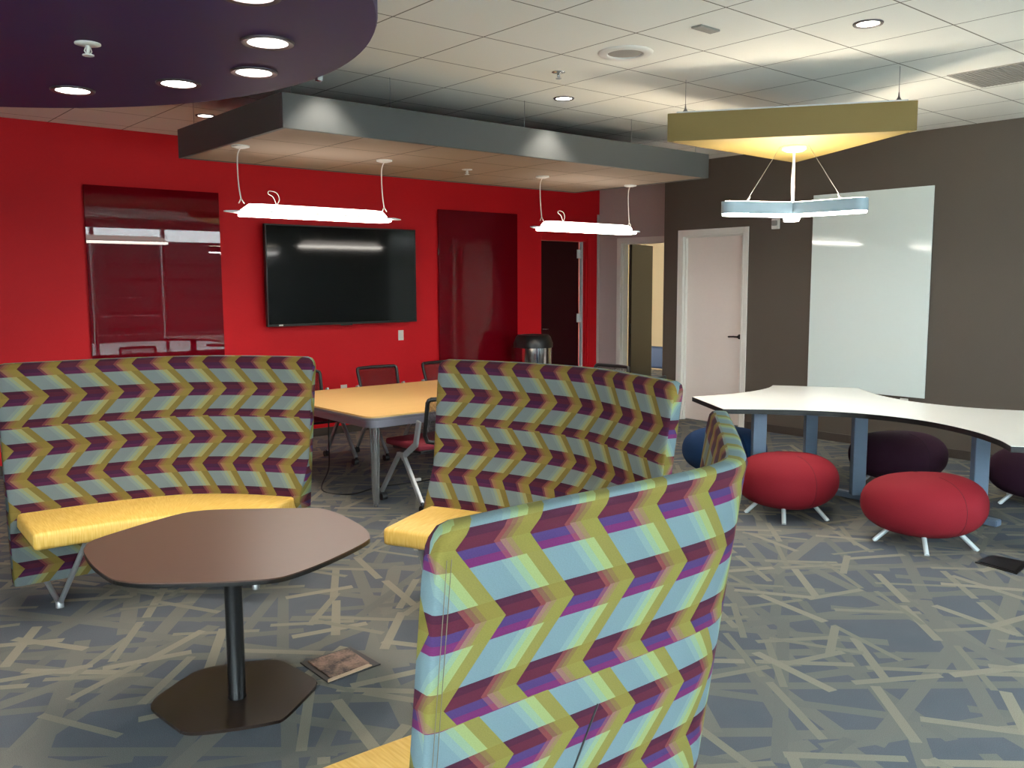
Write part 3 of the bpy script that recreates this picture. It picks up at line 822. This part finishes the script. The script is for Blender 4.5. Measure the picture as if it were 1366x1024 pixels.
tb = thing('lounge_table', (cc[0], cc[1], 0), 'dark brown lounge table with rounded hexagon top among the curved benches', 'table')
sm = lambda pts: [(p.x, p.y) for p in catmull([(a, b, 0) for a, b in recenter(pts, cc)], 4, True)]
obj('tabletop', prism(B(), sm(ct), .645, .65, .001), M['laminate_dark'], tb)
obj('edge_band', prism(B(), sm(ct), .632, .645, .002), M['edge_black'], tb)
ob = obj('base_plate', prism(B(), sm(cb), 0, .012, .003), M['base_dark'], tb)
bm = B(); lathe(bm, [(.0, .012), (.036, .012), (.036, .02), (.034, .024), (.034, .6), (.1, .625), (.1, .632), (0, .632)], 32)
obj('pedestal', bm, M['black_steel'], tb, smooth=True, angle=40)

# ------------------------------------------------------------------ floor boxes
fb = thing('floor_box', (1.822, 3.283, 0), 'worn copper coloured floor box lid beside the lounge table base', 'floor outlet box')
obj('frame', prism(B(), recenter([(1.697,3.406),(1.948,3.411),(1.952,3.166),(1.692,3.15)], (1.822, 3.283)), 0, .006, .002), M['edge_black'], fb)
obj('lid', prism(B(), recenter([(1.722,3.385),(1.925,3.392),(1.915,3.195),(1.715,3.175)], (1.822, 3.283)), .006, .012, .002), M['copper'], fb)
obj('trim_strip', prism(B(), recenter([(1.69,3.15),(1.70,3.168),(1.905,3.19),(1.912,3.17)], (1.822, 3.283)), .006, .011), M['wood_edge'], fb)
fb = thing('floor_box', (5.43, 1.985, 0), 'black rectangular floor box cover in front of the right ottoman', 'floor outlet box')
obj('frame', prism(B(), recenter([(5.323,2.092),(5.549,2.085),(5.56,1.88),(5.281,1.849)], (5.43, 1.985)), 0, .006, .002), M['edge_black'], fb)
obj('lid', prism(B(), recenter([(5.345,2.072),(5.53,2.065),(5.54,1.90),(5.305,1.872)], (5.43, 1.985)), .006, .009, .001), M['black_plastic'], fb)

# ------------------------------------------------------------------ white lobed table
def wtable():
    c = (6.2, 2.86)
    ctl_left = [(5.25, 3.83), (5.40, 3.68), (5.60, 3.45), (5.755, 3.15), (5.80, 2.86), (5.755, 2.57), (5.60, 2.27), (5.40, 2.04), (5.215, 1.895)]
    left = [(p.x, p.y) for p in catmull([(a, b, 0) for a, b in ctl_left], 6)]
    right = [(12.4-a+.0, b) for a, b in left][::-1]
    top = [(p.x, p.y) for p in catmull([(6.80, 4.44, 0), (6.62, 4.36, 0), (6.40, 4.315, 0), (6.2, 4.305, 0), (5.95, 4.33, 0), (5.64, 4.413, 0)], 6)]
    bot = [(p.x, p.y) for p in catmull([(5.62, 1.30, 0), (5.95, 1.39, 0), (6.2, 1.41, 0), (6.45, 1.39, 0), (6.78, 1.30, 0)], 6)]
    pts = left+bot+right+top
    pts = recenter(pts, c)
    t = thing('lobed_table', (c[0], c[1], 0), 'white topped table with four flared corners and black edge at right', 'table')
    obj('tabletop', prism(B(), pts, .728, .731), M['white_top'], t)
    obj('edge_band', prism(B(), [(a*1.0, b*1.0) for a, b in pts], .695, .728), M['edge_black'], t)
    spots = [(5.70, 3.83, .03, .12, 0), (6.70, 4.0, .05, .07, 0), (6.2, 3.3, .07, .11, 1), (6.2, 2.44, .07, .11, 1), (6.72, 1.75, .06, .08, 0), (5.85, 1.72, .06, .08, 0)]
    for x, y, w, d, f in spots:
        lx, ly = x-c[0], y-c[1]
        bm = B(); w2 = .055; d2 = .055
        # rectangular telescopic column, broad side to the room
        for (s0, s1, za, zb) in ((.05, .032, .05, .66), (.042, .025, .4, .70)):
            M3 = Matrix.Rotation(math.radians(-40), 3, 'Z')
            vs0 = len(bm.verts); box(bm, -s0, s0, -s1, s1, za, zb, .004, 1)
            bm.verts.ensure_lookup_table(); vv = list(bm.verts)[vs0:]
            bmesh.ops.rotate(bm, verts=vv, cent=(0, 0, 0), matrix=M3); bmesh.ops.translate(bm, verts=vv, vec=(lx, ly, 0))
        obj('leg', bm, M['bluegrey_metal'], t)
        bm = B()
        if f: bar(bm, (lx+.03, ly-(.27 if y > 2.86 else .13), .028), (lx+.06, ly+(.2 if y > 2.86 else .25), .028), .07, .045, (1, 0, 0), .006)
        else: bar(bm, (lx-.1, ly-.02, .028), (lx+.22, ly+.08, .028), .07, .045, (0, 1, 0), .006)
        obj('foot', bm, M['bluegrey_metal'], t)
    bm = B(); bar(bm, (-.62, .95, .685), (.0, .0, .685), .06, .03, (1, 0, 0)); bar(bm, (.52, 1.12, .685), (.0, .0, .685), .06, .03, (1, 0, 0)); bar(bm, (.52, -1.1, .685), (0, 0, .685), .06, .03, (1, 0, 0)); bar(bm, (-.35, -1.1, .685), (0, 0, .685), .06, .03, (1, 0, 0))
    bar(bm, (0, -.6, .685), (0, .6, .685), .06, .03, (1, 0, 0))
    obj('support_beam', bm, M['bluegrey_metal'], t)
    return t
wtable()

# ------------------------------------------------------------------ ottomans
def ottoman(c, rz, mat, seam, label, a=.385, b=.30, group=None):
    t = thing('ottoman', (c[0], c[1], 0), label, 'ottoman', rz, group)
    zc, hz_ = .245, .19
    bm = B(); n, m_ = 48, 22
    def pt(th_, ph):
        # super-ellipsoid, flattened top and a soft bean outline
        cz = math.sin(ph); cr = math.cos(ph)
        sz = math.copysign(abs(cz)**.9, cz); sr = abs(cr)**.72
        x = a*sr*math.cos(th_); y = b*sr*math.sin(th_)
        x, y = x, y + .05*math.cos(th_)**2*sr - .02
        z = zc+hz_*sz
        return (x, y, z)
    rings = []
    for i in range(m_+1):
        ph = -PI/2+PI*i/m_
        if i in (0, m_): rings.append([bm.verts.new(pt(0, ph))])
        else: rings.append([bm.verts.new(pt(2*PI*k/n, ph)) for k in range(n)])
    for p, q in zip(rings, rings[1:]):
        for k in range(n):
            k2 = (k+1) % n
            if len(p) == 1: bm.faces.new((p[0], q[k2], q[k]))
            elif len(q) == 1: bm.faces.new((p[k], p[k2], q[0]))
            else: bm.faces.new((p[k], p[k2], q[k2], q[k]))
    obj('cushion', bm, mat, t, smooth=True)
    bm = B()
    for th_ in (math.radians(-74), math.radians(106)):
        tube(bm, [Vector(pt(th_, math.radians(p_)))*1.0 for p_ in range(-70, 86, 6)], .0016, 5)
    obj('seam', bm, seam, t)
    for k in range(5):
        an = 2*PI*k/5+math.radians(-113)
        p0 = Vector((a*.52*math.cos(an), b*.55*math.sin(an), .10)); p1 = Vector((a*.80*math.cos(an), b*1.08*math.sin(an), .0))
        bm = B(); tube(bm, [p0, p1], .0145, 12); obj('leg', bm, M['leg_light'], t, smooth=True, angle=50)
    return t
A0 = math.radians(-40)
ottoman((5.533, 2.489), A0, M['red_wool'], M['seam_red'], 'nearer red wool ottoman under the front of the white table')
ottoman((5.496, 3.446), A0, M['red_wool'], M['seam_red'], 'red wool ottoman just right of the nearest zigzag bench', a=.36)
ottoman((6.956, 3.36), A0, M['purple_wool'], M['seam_plum'], 'plum ottoman behind the white table, between two of its legs')
ottoman((7.12, 2.36), A0, M['purple_wool'], M['seam_plum'], 'plum ottoman cut off by the right edge of the photo', a=.37)
ottoman((6.10, 4.42), A0, M['blue_wool'], M['seam_blue'], 'blue ottoman behind the tip of the nearest zigzag bench', a=.35)

# ------------------------------------------------------------------ conference table
def conf():
    x0, x1, y0, y1 = 3.30, 6.05, 5.43, 7.14
    c = ((x0+x1)/2, (y0+y1)/2)
    def rr(x0, x1, y0, y1, r):
        P = []
        for cx, cy, a in ((x1-r, y0+r, -90), (x1-r, y1-r, 0), (x0+r, y1-r, 90), (x0+r, y0+r, 180)):
            for k in range(9): t = math.radians(a+90*k/8); P.append((cx+r*math.cos(t)-c[0], cy+r*math.sin(t)-c[1]))
        return P
    t = thing('conference_table', (c[0], c[1], 0), 'large maple topped conference table with silver legs before the red wall', 'table')
    zt = .685
    obj('tabletop', prism(B(), rr(x0, x1, y0, y1, .09), zt-.012, zt), M['maple'], t)
    obj('edge_band', prism(B(), rr(x0-.004, x1+.004, y0-.004, y1+.004, .093), zt-.030, zt-.012), M['edge_grey'], t)
    obj('apron', prism(B(), rr(x0+.012, x1-.012, y0+.012, y1-.012, .085), zt-.085, zt-.030), M['apron_metal'], t)
    obj('cable_port', box(B(), -(x1-x0)/2+.004, -(x1-x0)/2+.013, .10, .19, zt-.075, zt-.035), M['silver'], t)
    for sx in (-1, 1):
        for sy in (-1, 1):
            lx, ly = sx*((x1-x0)/2-.10), sy*((y1-y0)/2-.10)
            bm = B(); tube(bm, [(lx, ly, zt-.085), (lx, ly, .02)], .026, 16, r2=.016)
            for dx, dy in ((-.02, -.02), (.02, .02), (.02, -.02), (-.02, .02)): tube(bm, [(lx+dx*1.1, ly+dy*1.1, zt-.085), (lx+dx*.55, ly+dy*.55, .02)], .010, 8)
            lathe(bm, [(0, 0), (.014, 0), (.018, .02), (0, .02)], 12, (lx, ly))
            obj('leg', bm, M['chrome'], t, smooth=True, angle=50)
conf()

# ------------------------------------------------------------------ mesh chairs
def mesh_chair(c, rz, label, group='mesh back chairs around the maple table'):
    """faces +y in its own frame"""
    t = thing('mesh_chair', (c[0], c[1], 0), label, 'office chair', rz, group)
    bm = B(); box(bm, -.235, .235, -.20, .25, .425, .475, .022, 3); obj('seat', bm, M['maroon_seat'], t, smooth=True, angle=50)
    obj('seat_pan', box(B(), -.20, .20, -.17, .20, .40, .425, .008), M['chair_black'], t)
    # back: curved frame with mesh
    def bp(s, z): # s -1..1
        yy = -.26-.10*(z-.45)/.38+.045*s*s; return (s*(.225-.02*(.8-z)/.3), yy, z)
    bm = B(); loop = [bp(s/6, .815) for s in (-5.5, -5, -4, -3, -2, -1, 0, 1, 2, 3, 4, 5, 5.5)]+[bp(.97, .808), bp(1, .79)]+[bp(1, z) for z in (.72, .63, .55)]+[bp(.9, .5)]+[bp(s/6, .49) for s in range(4, -5, -1)]+[bp(-.9, .5)]+[bp(-1, z) for z in (.55, .63, .72)]+[bp(-1, .79), bp(-.97, .808)]
    tube(bm, [Vector(p) for p in loop]+[Vector(loop[0])], .016, 8, cap=False); obj('back_frame', bm, M['chair_black'], t, smooth=True)
    bm = B(); N1, N2 = 10, 8; g = [[bm.verts.new(bp(-.96+1.92*i/N1, .495+.315*j/N2)) for j in range(N2+1)] for i in range(N1+1)]
    for i in range(N1):
        for j in range(N2): bm.faces.new((g[i][j], g[i+1][j], g[i+1][j+1], g[i][j+1]))
    bmesh.ops.solidify(bm, geom=bm.faces[:], thickness=.004)
    obj('back_mesh', bm, M['mesh_black'], t, smooth=True)
    for s in (-1, 1):
        x = s*.262
        bm = B(); bar(bm, (x, -.25, .66), (x, -.20, .47), .05, .018, (0, 1, 0), .004); bar(bm, (x, -.205, .485), (x, -.02, .36), .045, .018, (0, 0, 1), .004)
        obj('back_support', bm, M['silver'], t)
        for y1 in (.26, -.27):
            bm = B(); bar(bm, (x, .02 if y1 > 0 else -.05, .375), (x, y1, .065), .032, .028, (0, 1, 0), .004); lg = obj('leg', bm, M['silver'], t)
            bm = B(); tube(bm, [(x-.022, y1-.02, .028), (x+.022, y1-.02, .028)], .028, 16); tube(bm, [(x, y1, .075), (x, y1-.012, .035)], .012, 8); obj('caster', bm, M['black_plastic'], lg)
        bm = B(); bar(bm, (x, .03, .385), (x, -.06, .385), .03, .03, (1, 0, 0), .004); obj('joint', bm, M['silver'], t)
    bm = B(); bar(bm, (-.262, -.02, .375), (.262, -.02, .375), .03, .02, (0, 1, 0)); obj('crossbar', bm, M['chair_black'], t)
    return t
def copy_tree(o, parent=None):
    c = o.copy(); COL.objects.link(c)
    if parent: c.parent = parent
    for ch in list(o.children): copy_tree(ch, c)
    return c
ch0 = mesh_chair((3.82, 5.44), 0, 'silver legged mesh chair tucked into the near side of the maple table')
for (x, y, rz, lab) in ((3.82, 7.22, PI, 'mesh chair behind maple table, left one half hidden by the zigzag bench'),
                        (4.66, 7.20, PI, 'mesh chair behind maple table under the television, fully visible backrest'),
                        (5.44, 7.22, PI, 'mesh chair behind maple table just left of the second glass board'),
                        (6.12, 6.02, PI/2, 'mesh chair at the right end of the maple table near the doors'),
                        (5.80, 5.32, math.radians(4), 'mesh chair almost hidden behind the right end of middle zigzag bench')):
    c = copy_tree(ch0); c.location = (x, y, 0); c.rotation_euler.z = rz; c['label'] = lab

# cables under the table
bm = B(); tube(bm, catmull([(3.62, 6.6, .60), (3.60, 6.58, .35), (3.55, 6.5, .12), (3.35, 6.25, .008), (3.45, 5.98, .006), (3.75, 6.05, .006), (4.2, 6.0, .006), (4.7, 6.2, .006)], 8), .006, 8)
tag(obj('power_cable', bm, M['black_cable'], smooth=True), 'black cable looping down and along the carpet under the maple table', 'cable')
tag(obj('cable_connector', box(B(), 4.08, 4.15, 6.03, 6.06, 0, .025, .006), M['white_plastic']), 'small white plug lying on the carpet under the maple table', 'plug')

# ------------------------------------------------------------------ trash can
tr = thing('trash_can', (7.34, 8.2, 0), 'stainless steel trash can with black domed lid by the dark red door', 'trash can')
bm = B(); lathe(bm, [(0, 0), (.22, 0), (.225, .02), (.232, .84), (.232, .86), (0, .86)], 48); obj('body', bm, M['steel'], tr, smooth=True, angle=40)
bm = B(); lathe(bm, [(.24, .845), (.243, .90), (.215, .975), (.19, 1.0), (.14, 1.0), (.125, .96), (0, .96)], 48); obj('lid', bm, M['black_plastic'], tr, smooth=True, angle=35)
bm = B(); lathe(bm, [(.225, 0), (.232, 0), (.232, .03), (.226, .03)], 48); obj('base_ring', bm, M['black_plastic'], tr)

# blue lounge chair in the far room
fc = thing('lounge_chair', (11.6, 9.78, 0), 'navy blue low chair seen through the open doorway', 'chair')
obj('backrest', box(B(), -.1, .02, -.3, .3, .2, .57, .05, 3), M['navy'], fc, smooth=True)
obj('seat', box(B(), .02, .5, -.3, .3, .2, .36, .05, 3), M['navy'], fc, smooth=True)
for sx, sy in ((0, -.22), (0, .22), (.44, -.22), (.44, .22)):
    bm = B(); tube(bm, [(sx, sy, .21), (sx, sy, 0)], .012, 8); obj('leg', bm, M['silver'], fc)

GROUPS = {'curved_bench': 'curved high back benches around the lounge table', 'ottoman': 'wool ottomans around the white table',
          'glass_board': 'dark red glass boards on the red wall', 'wall_outlet': 'white outlets low on the walls', 'sprinkler': 'sprinkler heads overhead',
          'floor_box': 'floor boxes set in the carpet'}
for o in list(COL.objects):
    k = o.name.split('.')[0]
    if o.parent is None and k in GROUPS: o['group'] = GROUPS[k]

# ------------------------------------------------------------------ lights
w = bpy.data.worlds.new('World'); S.world = w; w.use_nodes = True
nt = w.node_tree; bg = nt.nodes['Background']
tc_ = nt.nodes.new('ShaderNodeTexCoord'); sp_ = nt.nodes.new('ShaderNodeSeparateXYZ'); nt.links.new(tc_.outputs['Generated'], sp_.inputs[0])
zz = G(nt, sp_.outputs[2])
nt.links.new(mixc(nt, (zz*1.5)._op('MAXIMUM', 0., clamp=True), (.90, .97, .96, 1), (.70, .87, .96, 1)), bg.inputs[0])
bg.inputs[1].default_value = 5.0
for i in range(4):
    l = bpy.data.lights.new('window_portal', 'AREA'); l.shape = 'RECTANGLE'; l.size = (XR-XL)/4; l.size_y = 2.7; l.cycles.is_portal = True
    o = bpy.data.objects.new('window_portal', l); COL.objects.link(o); o.location = (XL+(XR-XL)*(i+.5)/4, YF-.15, 1.49); o.rotation_euler = (PI/2, 0, 0)
l = bpy.data.lights.new('window_portal', 'AREA'); l.shape = 'RECTANGLE'; l.size = 1.96; l.size_y = 3.8; l.cycles.is_portal = True
o = bpy.data.objects.new('window_portal', l); COL.objects.link(o); o.location = (XL-.15, -.3, 1.88); o.rotation_euler = (0, -PI/2, 0)
l = bpy.data.lights.new('far_room_lamp', 'POINT'); l.energy = 4; l.color = (1, .85, .62); l.shadow_soft_size = .3
o = bpy.data.objects.new('far_room_lamp', l); COL.objects.link(o); o.location = (11.4, 8.6, 2.8)

# ------------------------------------------------------------------ camera
f_px, yaw, pitch, roll = 1189.936, .70611, .11199, -.003625
F = Vector((math.sin(yaw)*math.cos(pitch), math.cos(yaw)*math.cos(pitch), -math.sin(pitch)))
R0 = Vector((math.cos(yaw), -math.sin(yaw), 0)); U0 = R0.cross(F)
c_, s_ = math.cos(roll), math.sin(roll)
Rv = R0*c_+U0*s_; Uv = -R0*s_+U0*c_
cam = bpy.data.cameras.new('Camera'); cam.sensor_width = 36; cam.lens = 36*f_px/1366; cam.clip_start = .05
co = bpy.data.objects.new('Camera', cam); COL.objects.link(co)
m4 = Matrix((Rv, Uv, -F)).transposed().to_4x4(); m4.translation = (0, 0, H_CAM); co.matrix_world = m4
S.camera = co
S.view_settings.view_transform = 'Standard'; S.view_settings.look = 'None'; S.view_settings.gamma = 1
S.view_settings.use_curve_mapping = False
S.view_settings.exposure = 1.76
S.cycles.max_bounces = 8
